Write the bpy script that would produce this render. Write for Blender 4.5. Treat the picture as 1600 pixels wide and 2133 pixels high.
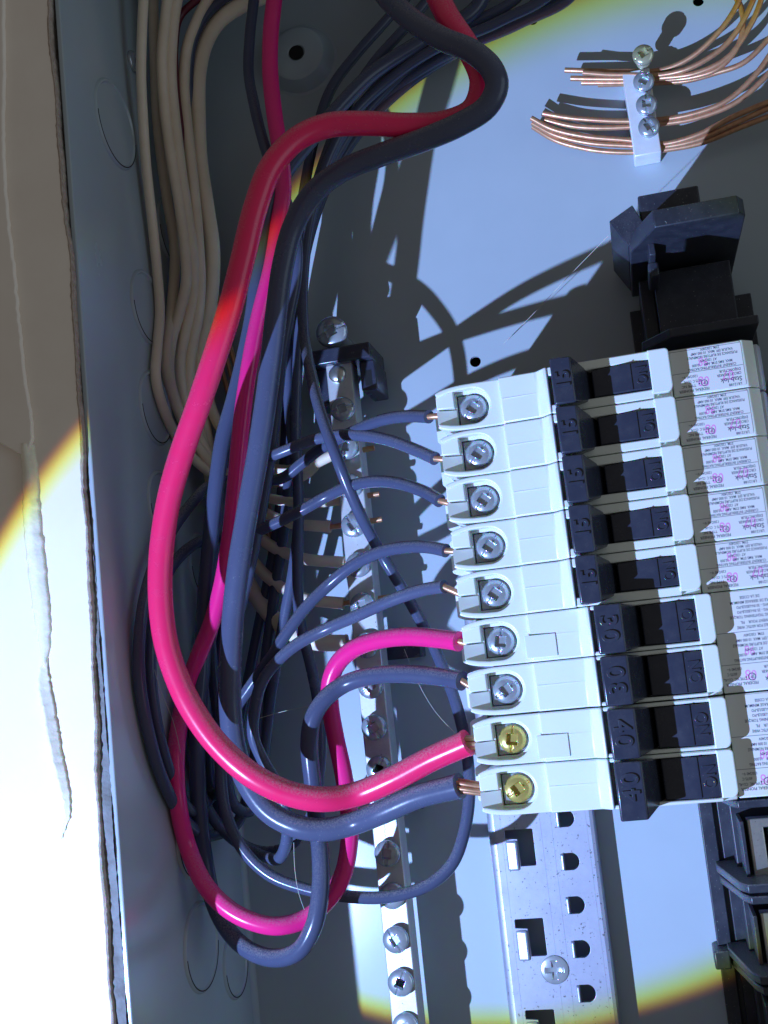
import bpy, bmesh, math, random
from mathutils import Vector, Matrix

# ---------------------------------------------------------------- camera, light, exposure
scene = bpy.context.scene
for o in list(bpy.data.objects): bpy.data.objects.remove(o)
MM = 0.00107
# panel coordinates in mm: x right, y up, z out of the back sheet towards the viewer; world = (x, -z, y)
A = Matrix(((1, 0, 0), (0, 0, -1), (0, 1, 0)))
def W(p): return Vector((p[0], -p[2], p[1])) * MM
FPX, HCAM = 2400.0, 355.0
yaw, tilt, roll = [math.radians(a) for a in (12.0, 7.8, -6.05)]
CAM = Matrix.Rotation(yaw, 3, 'Y') @ Matrix.Rotation(tilt, 3, 'X') @ Matrix.Rotation(roll, 3, 'Z')
def P(u, v, z):
    """point at height z (mm) above the back sheet that lies on the sight line of the photo point (u, v)"""
    d = CAM @ Vector(((u - 800) / FPX, -(v - 1066.5) / FPX, -1))
    t = (HCAM - z) / -d.z
    return Vector((0, 0, HCAM)) + d * t

cd = bpy.data.cameras.new('camera'); cam = bpy.data.objects.new('camera', cd)
scene.collection.objects.link(cam)
cam.matrix_world = Matrix.Translation(W((0, 0, HCAM))) @ (A @ CAM).to_4x4()
cd.sensor_fit = 'HORIZONTAL'; cd.sensor_width = 36; cd.lens = 36 * FPX / 1600
cd.clip_start = 0.005; cd.clip_end = 20
scene.camera = cam

world = bpy.data.worlds.new('World'); scene.world = world; world.use_nodes = True
bgn = world.node_tree.nodes['Background']
bgn.inputs['Color'].default_value = (1.0, 0.95, 0.90, 1); bgn.inputs['Strength'].default_value = 0.125

# a hand torch held at the left: its lens splits the rim of the beam, so red, green and blue have cones of slightly different width
LPOS = (-207.0, -114.0, 266.0); LAIM = (-52.0, 15.7, 0.0)
def torch(name, col, power, half, blend):
    ld = bpy.data.lights.new(name, 'SPOT'); lo = bpy.data.objects.new(name, ld); scene.collection.objects.link(lo)
    ld.color = col; ld.energy = power; ld.spot_size = math.radians(2 * half); ld.spot_blend = blend
    ld.shadow_soft_size = 0.0022
    ld.use_nodes = True; nt = ld.node_tree; fo = nt.nodes.new('ShaderNodeLightFalloff'); fo.inputs['Strength'].default_value = 1.0
    ml = nt.nodes.new('ShaderNodeMath'); ml.operation = 'MULTIPLY_ADD'; ml.inputs[1].default_value = 5.6
    m2 = nt.nodes.new('ShaderNodeMath'); m2.operation = 'MULTIPLY'; m2.inputs[1].default_value = 1.15
    nt.links.new(fo.outputs['Linear'], m2.inputs[0]); nt.links.new(fo.outputs['Constant'], ml.inputs[0]); nt.links.new(m2.outputs[0], ml.inputs[2])
    nt.links.new(ml.outputs[0], nt.nodes['Emission'].inputs['Strength'])   # the lens evens the beam out
    lo.location = W(LPOS)
    lo.rotation_euler = (W(LAIM) - W(LPOS)).to_track_quat('-Z', 'Y').to_euler()
torch('torch_beam_red', (1, 0.0, 0.0), 4.05, 22.05, 0.036)
torch('torch_beam_green', (0.0, 1, 0.0), 5.75, 21.95, 0.06)
torch('torch_beam_blue', (0.0, 0.0, 1), 10.4, 21.7, 0.16)

# soft fill lamp added at the right, no known source, lifts interior shade
ad = bpy.data.lights.new('added_fill_light', 'AREA'); ao = bpy.data.objects.new('added_fill_light', ad); scene.collection.objects.link(ao)
ad.shape = 'RECTANGLE'; ad.size = 0.5; ad.size_y = 0.7; ad.energy = 1.05; ad.color = (0.62, 0.83, 1.0)
ao.location = W((620, 60, 270)); ao.rotation_euler = (W((-110, 60, 20)) - W((620, 60, 270))).to_track_quat('-Z', 'Y').to_euler()

scene.view_settings.view_transform = 'Standard'; scene.view_settings.look = 'None'
scene.view_settings.exposure = 0.0; scene.view_settings.gamma = 1.0; scene.view_settings.use_curve_mapping = False
scene.render.engine = 'CYCLES'
scene.cycles.max_bounces = 10; scene.cycles.diffuse_bounces = 7; scene.cycles.glossy_bounces = 4
scene.cycles.use_denoising = True

random.seed(7)
# ---------------------------------------------------------------- materials
MATS = {}
def principled(name, col, rough=0.5, metal=0.0, spec=0.5, noise=None, bump=None, dust=None, speck=None, coat=0.0):
    m = bpy.data.materials.new(name); m.use_nodes = True; nt = m.node_tree; n = nt.nodes; l = nt.links
    b = n['Principled BSDF']
    b.inputs['Base Color'].default_value = (*col, 1); b.inputs['Roughness'].default_value = rough
    b.inputs['Metallic'].default_value = metal; b.inputs['Specular IOR Level'].default_value = spec
    if coat: b.inputs['Coat Weight'].default_value = coat; b.inputs['Coat Roughness'].default_value = 0.12
    geo = n.new('ShaderNodeNewGeometry'); mp = n.new('ShaderNodeVectorMath'); mp.operation = 'SCALE'
    mp.inputs['Scale'].default_value = 1000; l.new(geo.outputs['Position'], mp.inputs[0]); vec = mp.outputs[0]
    cur = None
    def noise_tex(scale, detail=4, rgh=0.6):
        t = n.new('ShaderNodeTexNoise'); t.inputs['Scale'].default_value = scale; t.inputs['Detail'].default_value = detail
        t.inputs['Roughness'].default_value = rgh; l.new(vec, t.inputs['Vector']); return t
    def ramp(sock, lo, hi):
        r = n.new('ShaderNodeMapRange'); r.inputs['From Min'].default_value = lo; r.inputs['From Max'].default_value = hi
        r.clamp = True; l.new(sock, r.inputs['Value']); return r.outputs[0]
    def mixc(fac, a, bcol):
        x = n.new('ShaderNodeMix'); x.data_type = 'RGBA'
        if isinstance(fac, float): x.inputs[0].default_value = fac
        else: l.new(fac, x.inputs[0])
        if isinstance(a, tuple): x.inputs[6].default_value = (*a, 1)
        else: l.new(a, x.inputs[6])
        if isinstance(bcol, tuple): x.inputs[7].default_value = (*bcol, 1)
        else: l.new(bcol, x.inputs[7])
        return x.outputs[2]
    cur = tuple(col)
    if noise:      # (scale, colour 2, lo, hi)
        t = noise_tex(noise[0]); cur = mixc(ramp(t.outputs['Fac'], noise[2], noise[3]), cur, noise[1])
        rr = n.new('ShaderNodeMapRange'); rr.inputs['To Min'].default_value = max(rough - 0.07, 0.02); rr.inputs['To Max'].default_value = rough + 0.1
        l.new(t.outputs['Fac'], rr.inputs['Value']); l.new(rr.outputs[0], b.inputs['Roughness'])
    if speck:      # (scale, colour, threshold) small flecks
        t = noise_tex(speck[0], 2, 0.5); cur = mixc(ramp(t.outputs['Fac'], speck[2], speck[2] + 0.06), cur, speck[1])
    if dust:       # (colour, amount) dust that has settled on the sides facing up
        sp = n.new('ShaderNodeSeparateXYZ'); l.new(geo.outputs['Normal'], sp.inputs[0])
        up = ramp(sp.outputs['Z'], 0.05, 0.85); t = noise_tex(2.2, 3, 0.8); g = ramp(t.outputs['Fac'], 0.38, 0.66)
        mu = n.new('ShaderNodeMath'); mu.operation = 'MULTIPLY'; l.new(up, mu.inputs[0]); l.new(g, mu.inputs[1])
        m2 = n.new('ShaderNodeMath'); m2.operation = 'MULTIPLY'; l.new(mu.outputs[0], m2.inputs[0]); m2.inputs[1].default_value = dust[1]
        cur = mixc(m2.outputs[0], cur, dust[0])
    if not isinstance(cur, tuple): l.new(cur, b.inputs['Base Color'])
    if bump:       # (scale, strength, distance mm)
        t = noise_tex(bump[0], 3); bp = n.new('ShaderNodeBump'); bp.inputs['Strength'].default_value = bump[1]
        bp.inputs['Distance'].default_value = bump[2] * MM
        l.new(t.outputs['Fac'], bp.inputs['Height']); l.new(bp.outputs[0], b.inputs['Normal'])
    MATS[name] = m; return m

DUST = (0.38, 0.36, 0.35)
principled('grey_enamel', (0.395, 0.46, 0.505), 0.22, noise=(0.035, (0.372, 0.435, 0.48), 0.35, 0.7), bump=(0.9, 0.12, 0.05), speck=(0.55, (0.12, 0.11, 0.10), 0.80))
principled('wall_paint', (0.92, 0.84, 0.75), 0.55, noise=(0.05, (0.87, 0.78, 0.69), 0.3, 0.7), bump=(0.6, 0.2, 0.1))
principled('wall_core', (0.42, 0.40, 0.38), 0.9, noise=(0.5, (0.20, 0.15, 0.12), 0.4, 0.65), bump=(1.2, 0.8, 0.6))
principled('gap_plaster', (0.24, 0.25, 0.26), 0.85, noise=(0.25, (0.17, 0.165, 0.16), 0.35, 0.68), bump=(1.0, 0.6, 0.4))
principled('brown_paper', (0.36, 0.27, 0.21), 0.9, noise=(0.6, (0.50, 0.42, 0.36), 0.35, 0.7), bump=(1.5, 0.7, 0.3))
principled('peeled_paper', (0.90, 0.85, 0.72), 0.7, noise=(0.3, (0.80, 0.74, 0.60), 0.35, 0.7), bump=(0.8, 0.5, 0.25))
principled('breaker_plastic', (0.745, 0.79, 0.75), 0.38, noise=(0.10, (0.715, 0.76, 0.71), 0.35, 0.7), speck=(1.3, (0.25, 0.22, 0.19), 0.80), bump=(3.0, 0.05, 0.05))
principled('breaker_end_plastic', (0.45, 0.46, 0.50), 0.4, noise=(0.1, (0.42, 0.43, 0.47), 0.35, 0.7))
principled('black_plastic', (0.028, 0.033, 0.055), 0.24, noise=(0.3, (0.042, 0.046, 0.066), 0.4, 0.75), dust=(DUST, 0.25), speck=(2.2, (0.2, 0.19, 0.18), 0.74), bump=(2.0, 0.12, 0.08))
principled('black_moulding', (0.022, 0.025, 0.038), 0.40, noise=(0.25, (0.038, 0.041, 0.056), 0.4, 0.75), dust=(DUST, 0.5), speck=(2.0, (0.28, 0.27, 0.25), 0.70), bump=(1.6, 0.15, 0.1))
principled('pale_metal', (0.80, 0.82, 0.84), 0.35, metal=0.2, noise=(0.3, (0.72, 0.74, 0.77), 0.35, 0.7))
principled('label_white', (0.70, 0.70, 0.69), 0.45)
principled('label_ink', (0.05, 0.055, 0.10), 0.6)
principled('stamp_ink', (0.80, 0.25, 0.62), 0.6)
principled('black_insulation', (0.060, 0.072, 0.130), 0.20, spec=0.4, noise=(0.15, (0.068, 0.080, 0.140), 0.3, 0.75), dust=(DUST, 0.75), speck=(2.6, (0.20, 0.20, 0.22), 0.72), bump=(1.2, 0.10, 0.1))
principled('dull_black_insulation', (0.072, 0.086, 0.150), 0.24, spec=0.4, noise=(0.15, (0.080, 0.094, 0.160), 0.3, 0.75), dust=(DUST, 0.8), speck=(2.4, (0.22, 0.22, 0.24), 0.70), bump=(1.0, 0.14, 0.12))
principled('red_insulation', (0.88, 0.020, 0.125), 0.24, noise=(0.2, (0.83, 0.026, 0.135), 0.35, 0.7), dust=((0.56, 0.38, 0.38), 0.95), bump=(1.0, 0.10, 0.1))
principled('magenta_insulation', (0.86, 0.020, 0.22), 0.22, noise=(0.2, (0.80, 0.022, 0.21), 0.35, 0.7), dust=((0.52, 0.35, 0.40), 0.6), bump=(1.0, 0.08, 0.1))
principled('maroon_insulation', (0.12, 0.012, 0.03), 0.35)
principled('white_insulation', (0.82, 0.70, 0.55), 0.42, noise=(0.12, (0.76, 0.63, 0.48), 0.35, 0.7), bump=(1.0, 0.1, 0.12))
principled('copper', (0.60, 0.33, 0.19), 0.38, metal=0.55, noise=(0.5, (0.44, 0.22, 0.12), 0.4, 0.75))
principled('zinc_steel', (0.50, 0.55, 0.60), 0.22, metal=0.6, noise=(0.5, (0.40, 0.45, 0.50), 0.4, 0.7), bump=(1.5, 0.06, 0.05))
principled('galvanised', (0.41, 0.43, 0.52), 0.40, metal=0.4, noise=(0.14, (0.33, 0.345, 0.43), 0.35, 0.68), speck=(1.1, (0.16, 0.16, 0.18), 0.66), bump=(0.9, 0.10, 0.08))
principled('tin_plate', (0.66, 0.67, 0.65), 0.30, metal=0.9, noise=(0.4, (0.50, 0.50, 0.48), 0.4, 0.7), speck=(1.4, (0.2, 0.19, 0.17), 0.68), bump=(1.0, 0.2, 0.1))
principled('bar_metal', (0.62, 0.63, 0.64), 0.36, metal=0.35, noise=(0.3, (0.52, 0.53, 0.54), 0.35, 0.7), speck=(1.5, (0.22, 0.21, 0.2), 0.70), bump=(1.2, 0.12, 0.06))
principled('yellow_zinc', (0.66, 0.54, 0.16), 0.22, metal=0.6, noise=(0.5, (0.58, 0.46, 0.14), 0.4, 0.7))
principled('pale_zinc', (0.60, 0.60, 0.44), 0.22, metal=0.6, noise=(0.5, (0.50, 0.50, 0.34), 0.4, 0.7))
principled('dark_void', (0.006, 0.006, 0.007), 0.9)
principled('cobweb', (0.55, 0.52, 0.45), 0.7)
principled('lint', (0.40, 0.37, 0.33), 0.9)

# ---------------------------------------------------------------- mesh helpers (all in mm, panel coordinates)
COL = scene.collection
class G:
    def __init__(s): s.v = []; s.f = []
    def add(s, v, f):
        k = len(s.v); s.v += [tuple(p) for p in v]; s.f += [tuple(i + k for i in q) for q in f]; return s
    def join(s, g, off=(0, 0, 0)): return s.add([(p[0] + off[0], p[1] + off[1], p[2] + off[2]) for p in g.v], g.f)
    def box(s, x0, x1, y0, y1, z0, z1):
        v = [(x0,y0,z0),(x1,y0,z0),(x1,y1,z0),(x0,y1,z0),(x0,y0,z1),(x1,y0,z1),(x1,y1,z1),(x0,y1,z1)]
        return s.add(v, [(0,3,2,1),(4,5,6,7),(0,1,5,4),(1,2,6,5),(2,3,7,6),(3,0,4,7)])
    def hexa(s, lo, hi):   # lo, hi: four points each, counter-clockwise seen from +z
        return s.add(list(lo) + list(hi), [(3,2,1,0),(4,5,6,7),(0,1,5,4),(1,2,6,5),(2,3,7,6),(3,0,4,7)])
    def prism_xy(s, pts, z0, z1):   # outline in x,y counter-clockwise
        n = len(pts); v = [(x, y, z0) for x, y in pts] + [(x, y, z1) for x, y in pts]
        return s.add(v, [tuple(range(n))[::-1], tuple(range(n, 2 * n))] + [(i, (i + 1) % n, n + (i + 1) % n, n + i) for i in range(n)])
    def prism_xz(s, pts, y0, y1):   # outline in x,z counter-clockwise seen from -y
        n = len(pts); v = [(x, y0, z) for x, z in pts] + [(x, y1, z) for x, z in pts]
        return s.add(v, [tuple(range(n)), tuple(range(n, 2 * n))[::-1]] + [(i, n + i, n + (i + 1) % n, (i + 1) % n) for i in range(n)])
    def prism_yz(s, pts, x0, x1):   # outline in y,z
        n = len(pts); v = [(x0, y, z) for y, z in pts] + [(x1, y, z) for y, z in pts]
        return s.add(v, [tuple(range(n))[::-1], tuple(range(n, 2 * n))] + [(i, (i + 1) % n, n + (i + 1) % n, n + i) for i in range(n)])
    def lathe(s, prof, seg=32, ax='z', c=(0, 0, 0)):   # prof: (r, h) from bottom to top
        v = []; f = []; n = len(prof)
        for i in range(seg):
            a = 2 * math.pi * i / seg
            for r, h in prof:
                p = (r * math.cos(a), r * math.sin(a), h)
                if ax == 'x': p = (p[2], p[0], p[1])
                elif ax == 'y': p = (p[1], p[2], p[0])
                v.append((p[0] + c[0], p[1] + c[1], p[2] + c[2]))
        for i in range(seg):
            j = (i + 1) % seg
            for k in range(n - 1): f.append((i * n + k, j * n + k, j * n + k + 1, i * n + k + 1))
        if prof[0][0] > 1e-6: f.append(tuple(i * n for i in range(seg))[::-1])
        if prof[-1][0] > 1e-6: f.append(tuple(i * n + n - 1 for i in range(seg)))
        return s.add(v, f)
    def mesh(s, name, smooth=None):
        me = bpy.data.meshes.new(name)
        me.from_pydata([W(p) for p in s.v], [], s.f)
        bm = bmesh.new(); bm.from_mesh(me); bmesh.ops.remove_doubles(bm, verts=bm.verts, dist=1e-7)
        bmesh.ops.recalc_face_normals(bm, faces=bm.faces); bm.to_mesh(me); bm.free()
        if smooth is not None:
            me.shade_smooth()
            if smooth < 180: me.set_sharp_from_angle(angle=math.radians(smooth))
        return me

def mk(name, geo, mat, parent=None, at=(0, 0, 0), bevel=0, smooth=None, seg=2):
    me = geo if isinstance(geo, bpy.types.Mesh) else geo.mesh(name, smooth)
    if not me.materials: me.materials.append(MATS[mat])
    o = bpy.data.objects.new(name, me); COL.objects.link(o); o.location = W(at)
    if parent is not None: o.parent = parent
    if bevel:
        b = o.modifiers.new('bevel', 'BEVEL'); b.width = bevel * MM; b.segments = seg; b.limit_method = 'ANGLE'
        b.angle_limit = math.radians(35); b.harden_normals = False
        me.shade_smooth(); me.set_sharp_from_angle(angle=math.radians(35))
    return o
def empty(name, at=(0, 0, 0)):
    o = bpy.data.objects.new(name, None); COL.objects.link(o); o.location = W(at); o.empty_display_size = 0.005; return o
def tag(o, label=None, cat=None, group=None, kind=None):
    if label: o['label'] = label
    if cat: o['category'] = cat
    if group: o['group'] = group
    if kind: o['kind'] = kind
    return o
def copy_tree(o, parent=None):
    c = o.copy(); COL.objects.link(c); c.parent = parent
    for ch in o.children: copy_tree(ch, c)
    return c

def arc(cx, cy, r, a0, a1, n=12, ry=None):
    ry = r if ry is None else ry
    return [(cx + r * math.cos(math.radians(a0 + (a1 - a0) * i / n)), cy + ry * math.sin(math.radians(a0 + (a1 - a0) * i / n))) for i in range(n + 1)]
def rrect(x0, x1, y0, y1, r, n=5):
    r = min(r, (x1 - x0) / 2 - 1e-3, (y1 - y0) / 2 - 1e-3)
    return arc(x1 - r, y0 + r, r, -90, 0, n) + arc(x1 - r, y1 - r, r, 0, 90, n) + arc(x0 + r, y1 - r, r, 90, 180, n) + arc(x0 + r, y0 + r, r, 180, 270, n)
def plate(outer, holes, z0, z1, bev=0.0):
    """sheet with real holes, made from a filled 2D curve"""
    cu = bpy.data.curves.new('tmp', 'CURVE'); cu.dimensions = '2D'; cu.fill_mode = 'BOTH'
    cu.extrude = (z1 - z0) / 2 - bev; cu.bevel_depth = bev; cu.bevel_resolution = 1; cu.offset = -bev
    for pts in [outer] + list(holes):
        sp = cu.splines.new('POLY'); sp.points.add(len(pts) - 1); sp.use_cyclic_u = True
        for p, q in zip(sp.points, pts): p.co = (q[0], q[1], 0, 1)
    ob = bpy.data.objects.new('tmp', cu); me = ob.to_mesh()
    zc = (z0 + z1) / 2
    g = G().add([(v.co.x, v.co.y, v.co.z + zc) for v in me.vertices], [tuple(p.vertices) for p in me.polygons])
    ob.to_mesh_clear(); bpy.data.objects.remove(ob); bpy.data.curves.remove(cu)
    return g
FONT_CACHE = {}
def text(body, size, extr=0.0, bev=0.0, ang=0, at=(0, 0, 0), sx=1.0, align='LEFT', spacing=1.0):
    cu = bpy.data.curves.new('tmp', 'FONT'); cu.body = body; cu.size = size; cu.extrude = extr; cu.bevel_depth = bev
    cu.resolution_u = 2 if size < 3 else 4; cu.offset = 0.010 * size if size < 2 else 0; cu.align_x = align; cu.space_character = spacing
    ob = bpy.data.objects.new('tmp', cu); me = ob.to_mesh()
    ca, sa = math.cos(math.radians(ang)), math.sin(math.radians(ang))
    g = G().add([(v.co.x * sx * ca - v.co.y * sa + at[0], v.co.x * sx * sa + v.co.y * ca + at[1], v.co.z + at[2]) for v in me.vertices], [tuple(p.vertices) for p in me.polygons])
    ob.to_mesh_clear(); bpy.data.objects.remove(ob); bpy.data.curves.remove(cu)
    return g

def spline(pts, step=1.2):
    """centripetal Catmull-Rom through 3D points, resampled evenly"""
    P_ = [Vector(p) for p in pts]
    P_ = [P_[0] * 2 - P_[1]] + P_ + [P_[-1] * 2 - P_[-2]]
    out = []
    for i in range(1, len(P_) - 2):
        p0, p1, p2, p3 = P_[i - 1:i + 3]
        t0 = 0; t1 = t0 + max((p1 - p0).length, 1e-6) ** .5; t2 = t1 + max((p2 - p1).length, 1e-6) ** .5; t3 = t2 + max((p3 - p2).length, 1e-6) ** .5
        n = max(2, int((p2 - p1).length / step))
        for k in range(n):
            t = t1 + (t2 - t1) * k / n
            a1 = p0 * ((t1 - t) / (t1 - t0)) + p1 * ((t - t0) / (t1 - t0)); a2 = p1 * ((t2 - t) / (t2 - t1)) + p2 * ((t - t1) / (t2 - t1))
            a3 = p2 * ((t3 - t) / (t3 - t2)) + p3 * ((t - t2) / (t3 - t2))
            b1 = a1 * ((t2 - t) / (t2 - t0)) + a2 * ((t - t0) / (t2 - t0)); b2 = a2 * ((t3 - t) / (t3 - t1)) + a3 * ((t - t1) / (t3 - t1))
            out.append(b1 * ((t2 - t) / (t2 - t1)) + b2 * ((t - t1) / (t2 - t1)))
    out.append(P_[-2]); return out
def tube(path, r, seg=14, g=None, rough=0.0, org=Vector((0, 0, 0))):
    g = g or G(); n = len(path); v = []; f = []
    t = (path[1] - path[0]).normalized(); nrm = t.orthogonal().normalized()
    ph = random.random() * 6
    for i, p in enumerate(path):
        tt = (path[min(i + 1, n - 1)] - path[max(i - 1, 0)]).normalized()
        nrm = (nrm - tt * nrm.dot(tt)).normalized(); bn = tt.cross(nrm)
        rr = r * (1 + rough * math.sin(i * 0.31 + ph) * math.sin(i * 0.073 + ph))
        for k in range(seg):
            a = 2 * math.pi * k / seg
            v.append(p - org + (nrm * math.cos(a) + bn * math.sin(a)) * rr)
    for i in range(n - 1):
        for k in range(seg):
            f.append((i * seg + k, i * seg + (k + 1) % seg, (i + 1) * seg + (k + 1) % seg, (i + 1) * seg + k))
    f.append(tuple(range(seg))[::-1]); f.append(tuple((n - 1) * seg + k for k in range(seg)))
    return g.add(v, f)

def screw_head(R, dome, rim, square=1.25, slot=0.0, cross=0.0, depth=1.4, rings=30, seg=96, rot=0):
    """pan head with a square socket and, if wanted, slots across it; base of the head at z = 0"""
    g = G(); v = []; f = []; ca, sa = math.cos(math.radians(rot)), math.sin(math.radians(rot))
    def h(x, y):
        r = math.hypot(x, y) / R
        z = rim + dome * math.sqrt(max(0, 1 - (r * 0.985) ** 2.4))
        xx, yy = x * ca + y * sa, -x * sa + y * ca
        m = max(abs(xx), abs(yy))
        if square and m < square * 1.12: z = min(z, rim + dome - depth * min(1, (square * 1.12 - m) / (square * 0.16)))
        zs = z
        if slot and abs(yy) < slot and r < 0.95 and m >= square * 1.12: z -= 0.5 * min(1, (slot - abs(yy)) / (slot * 0.35))
        if cross and (abs(xx) < cross or abs(yy) < cross) and r < 0.72: z = min(z, rim + dome - 0.8 * depth * (1 - (r / 0.75) ** 3))
        return z
    v.append((0, 0, h(0, 0)))
    for i in range(1, rings + 1):
        r = R * i / rings
        for k in range(seg):
            a = 2 * math.pi * k / seg; x, y = r * math.cos(a), r * math.sin(a); v.append((x, y, h(x, y)))
    for k in range(seg): f.append((0, 1 + k, 1 + (k + 1) % seg))
    for i in range(1, rings):
        for k in range(seg):
            a = 1 + (i - 1) * seg; b = 1 + i * seg
            f.append((a + k, b + k, b + (k + 1) % seg, a + (k + 1) % seg))
    b = 1 + (rings - 1) * seg; c = len(v)
    for k in range(seg): a = 2 * math.pi * k / seg; v.append((R * 0.97 * math.cos(a), R * 0.97 * math.sin(a), 0))
    for k in range(seg): f.append((b + k, c + k, c + (k + 1) % seg, b + (k + 1) % seg))
    f.append(tuple(c + k for k in range(seg))[::-1])
    return g.add(v, f)
def thread(r, z0, z1, pitch=0.8):
    prof = []; z = z0; k = 0
    while z < z1: prof.append((r * (1.0 if k % 2 else 0.84), z)); z += pitch / 2; k += 1
    prof.append((r * 0.9, z1)); return G().lathe(prof, 24)

# ---------------------------------------------------------------- wall round the box
EDGE = [(98, -80), (105, 60), (118, 230), (127, 340), (140, 480), (152, 600), (160, 760), (166, 860), (172, 960), (182, 1130), (190, 1280), (198, 1450), (202, 1620), (212, 1780), (222, 1940), (236, 2133), (246, 2300)]
pts = spline([P(u, v, 86) for u, v in EDGE], 1.0)
edge = []
for i, p in enumerate(pts):
    j = random.gauss(0, 0.07) + 0.30 * math.sin(i * 0.21) * math.sin(i * 0.057)
    edge.append((p.x + j, p.y))
edge = edge[::-1]   # bottom to top
wall_out = edge + [(-330, edge[-1][1]), (-330, edge[0][1])]
wall = mk('wall', G().prism_xy(wall_out, 74, 86), 'wall_paint'); tag(wall, kind='structure')
wall.data.materials.append(MATS['wall_core'])
for p in wall.data.polygons:
    if abs(p.normal.y) < 0.5 and p.center.x > -0.2: p.material_index = 1
v = []; f = []
for i, (x, y) in enumerate(edge):
    a = 0.30 + 0.22 * math.sin(i * 0.17) + random.random() * 0.18
    v += [(x - 0.35 - a * 0.5, y, 86.03), (x - 0.1, y, 86.12 + 0.06 * random.random()), (x + 0.12 + 0.15 * a, y, 85.6 - a), (x + 0.1, y, 84.2 - a)]
for i in range(len(edge) - 1):
    for k in range(3): f.append((4 * i + k, 4 * i + k + 1, 4 * i + 5 + k, 4 * i + 4 + k))
o = mk('torn_edge', G().add(v, f), 'brown_paper', wall, smooth=180)
so = o.modifiers.new('t', 'SOLIDIFY'); so.thickness = 0.25 * MM

yt = P(140, 360, 82).y
fv = []; ff = []; fn = 260
for i in range(fn + 1):
    y = -150 + (yt + 150) * i / fn
    for j, x in enumerate((-139.5, -137.0, -135.4, -134.2)): fv.append((x, y, 80.4 + 4.0 * max(0, min(1, (95 - y) / 60)) + (0.5 if y < 60 else 1.0) * math.sin(i * 0.23 + j) * math.sin(i * 0.071) + random.gauss(0, 0.13)))
for i in range(fn):
    for j in range(3): ff.append((i * 4 + j, i * 4 + j + 1, i * 4 + 5 + j, i * 4 + 4 + j))
mk('gap_filler', G().add(fv, ff), 'gap_plaster', wall, smooth=180)

# skim layer that has lifted from the wall at the far left, and the paper torn from it
fl = [P(u, v, 87.2) for u, v in [(6, -60), (9, 120), (8, 300), (16, 440), (30, 560), (42, 690), (54, 800), (66, 880), (66, 925), (52, 950), (30, 940), (-40, 900), (-160, 860), (-160, -60)]]
rim = spline(fl[:10], 1.5)
outl = [(p.x + random.gauss(0, 0.10), p.y) for p in rim] + [(p.x, p.y) for p in fl[10:]]
o = mk('lifted_wall_layer', G().prism_xy(outl[::-1], 86.02, 87.6), 'wall_paint', bevel=0.35)
tag(o, 'lifted layer of wall paint at the far left edge, above the torn paper', 'wall layer')
def ribbon(left, right, z_of, name, mat, thick=0.3, n=60, k=7):
    Lp = spline(left, 0.6); Rp = spline(right, 0.6); g = G(); v = []; f = []
    for i in range(n + 1):
        a = Lp[int(i * (len(Lp) - 1) / n)]; b = Rp[int(i * (len(Rp) - 1) / n)]
        ja, jb = random.gauss(0, 0.13), random.gauss(0, 0.13)
        for j in range(k):
            t = j / (k - 1); q = a.lerp(b, t); v.append((q.x + ja * (1 - t) + jb * t, q.y, q.z + z_of(i / n, t)))
    for i in range(n):
        for j in range(k - 1): f.append((i * k + j, i * k + j + 1, (i + 1) * k + j + 1, (i + 1) * k + j))
    g.add(v, f); o = mk(name, g, mat, smooth=180); s_ = o.modifiers.new('t', 'SOLIDIFY'); s_.thickness = thick * MM; return o
o = ribbon([P(u, v, 86.4) for u, v in [(44, 925), (47, 1000), (50, 1090), (58, 1180), (70, 1270), (82, 1340), (92, 1390)]],
           [P(u, v, 86.4) for u, v in [(72, 925), (80, 1000), (86, 1090), (96, 1180), (105, 1270), (105, 1330), (98, 1390)]],
           lambda s, t: 0.3 + 1.3 * math.sin(math.pi * min(1, t * 1.15)) * (0.55 + 0.45 * math.cos(s * 2)) - (0.5 if t > 0.9 else 0), 'curled_paper', 'peeled_paper')
tag(o, 'broad curl of torn wall paper below the lifted layer at the left', 'torn paper')
o = ribbon([P(u, v, 86.4) for u, v in [(93, 1375), (86, 1420), (98, 1480), (112, 1550), (128, 1630), (138, 1690), (126, 1745)]],
           [P(u, v, 86.4) for u, v in [(99, 1375), (104, 1420), (116, 1480), (128, 1560), (144, 1640), (146, 1700), (128, 1747)]],
           lambda s, t: 0.2 + (1.9 * (1 - t)) * math.sin(math.pi * min(1, s * 0.95 + 0.08)), 'paper_shred', 'peeled_paper')
tag(o, 'thin hanging shred of torn wall paper, the lowest of the paper pieces at the left', 'torn paper')

# ---------------------------------------------------------------- sheet metal box
BX0, BX1, BY0, BY1, BZ = -133.0, 205.0, -185.0, 236.0, 84.0
box = empty('electrical_box', (0, 0, 0))
tag(box, 'grey painted sheet metal breaker box with round knockouts in its side', 'electrical box')
holes = [arc(-87.7, 204.8, 2.3, 0, 360, 24)[:-1], arc(-9.2, 202.7, 1.6, 0, 360, 20)[:-1], arc(42.3, 197.0, 1.7, 0, 360, 20)[:-1], arc(-40.9, 93.5, 1.75, 0, 360, 20)[:-1]]
mk('back_panel', plate([(BX0, BY0), (BX1, BY0), (BX1, BY1), (BX0, BY1)], holes, -1.4, 0), 'grey_enamel', box)
mk('backing', G().box(BX0, BX1, BY0, BY1, -9, -6), 'dark_void', box)
mk('side_wall', G().box(BX0 - 1.5, BX0, BY0, BY1, -1.4, BZ), 'grey_enamel', box, bevel=0.35)
mk('side_wall', G().box(BX1, BX1 + 1.5, BY0, BY1, -1.4, BZ), 'grey_enamel', box, bevel=0.35)
mk('end_wall', G().box(BX0, BX1, BY1, BY1 + 1.5, -1.4, BZ), 'grey_enamel', box, bevel=0.35)
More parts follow.
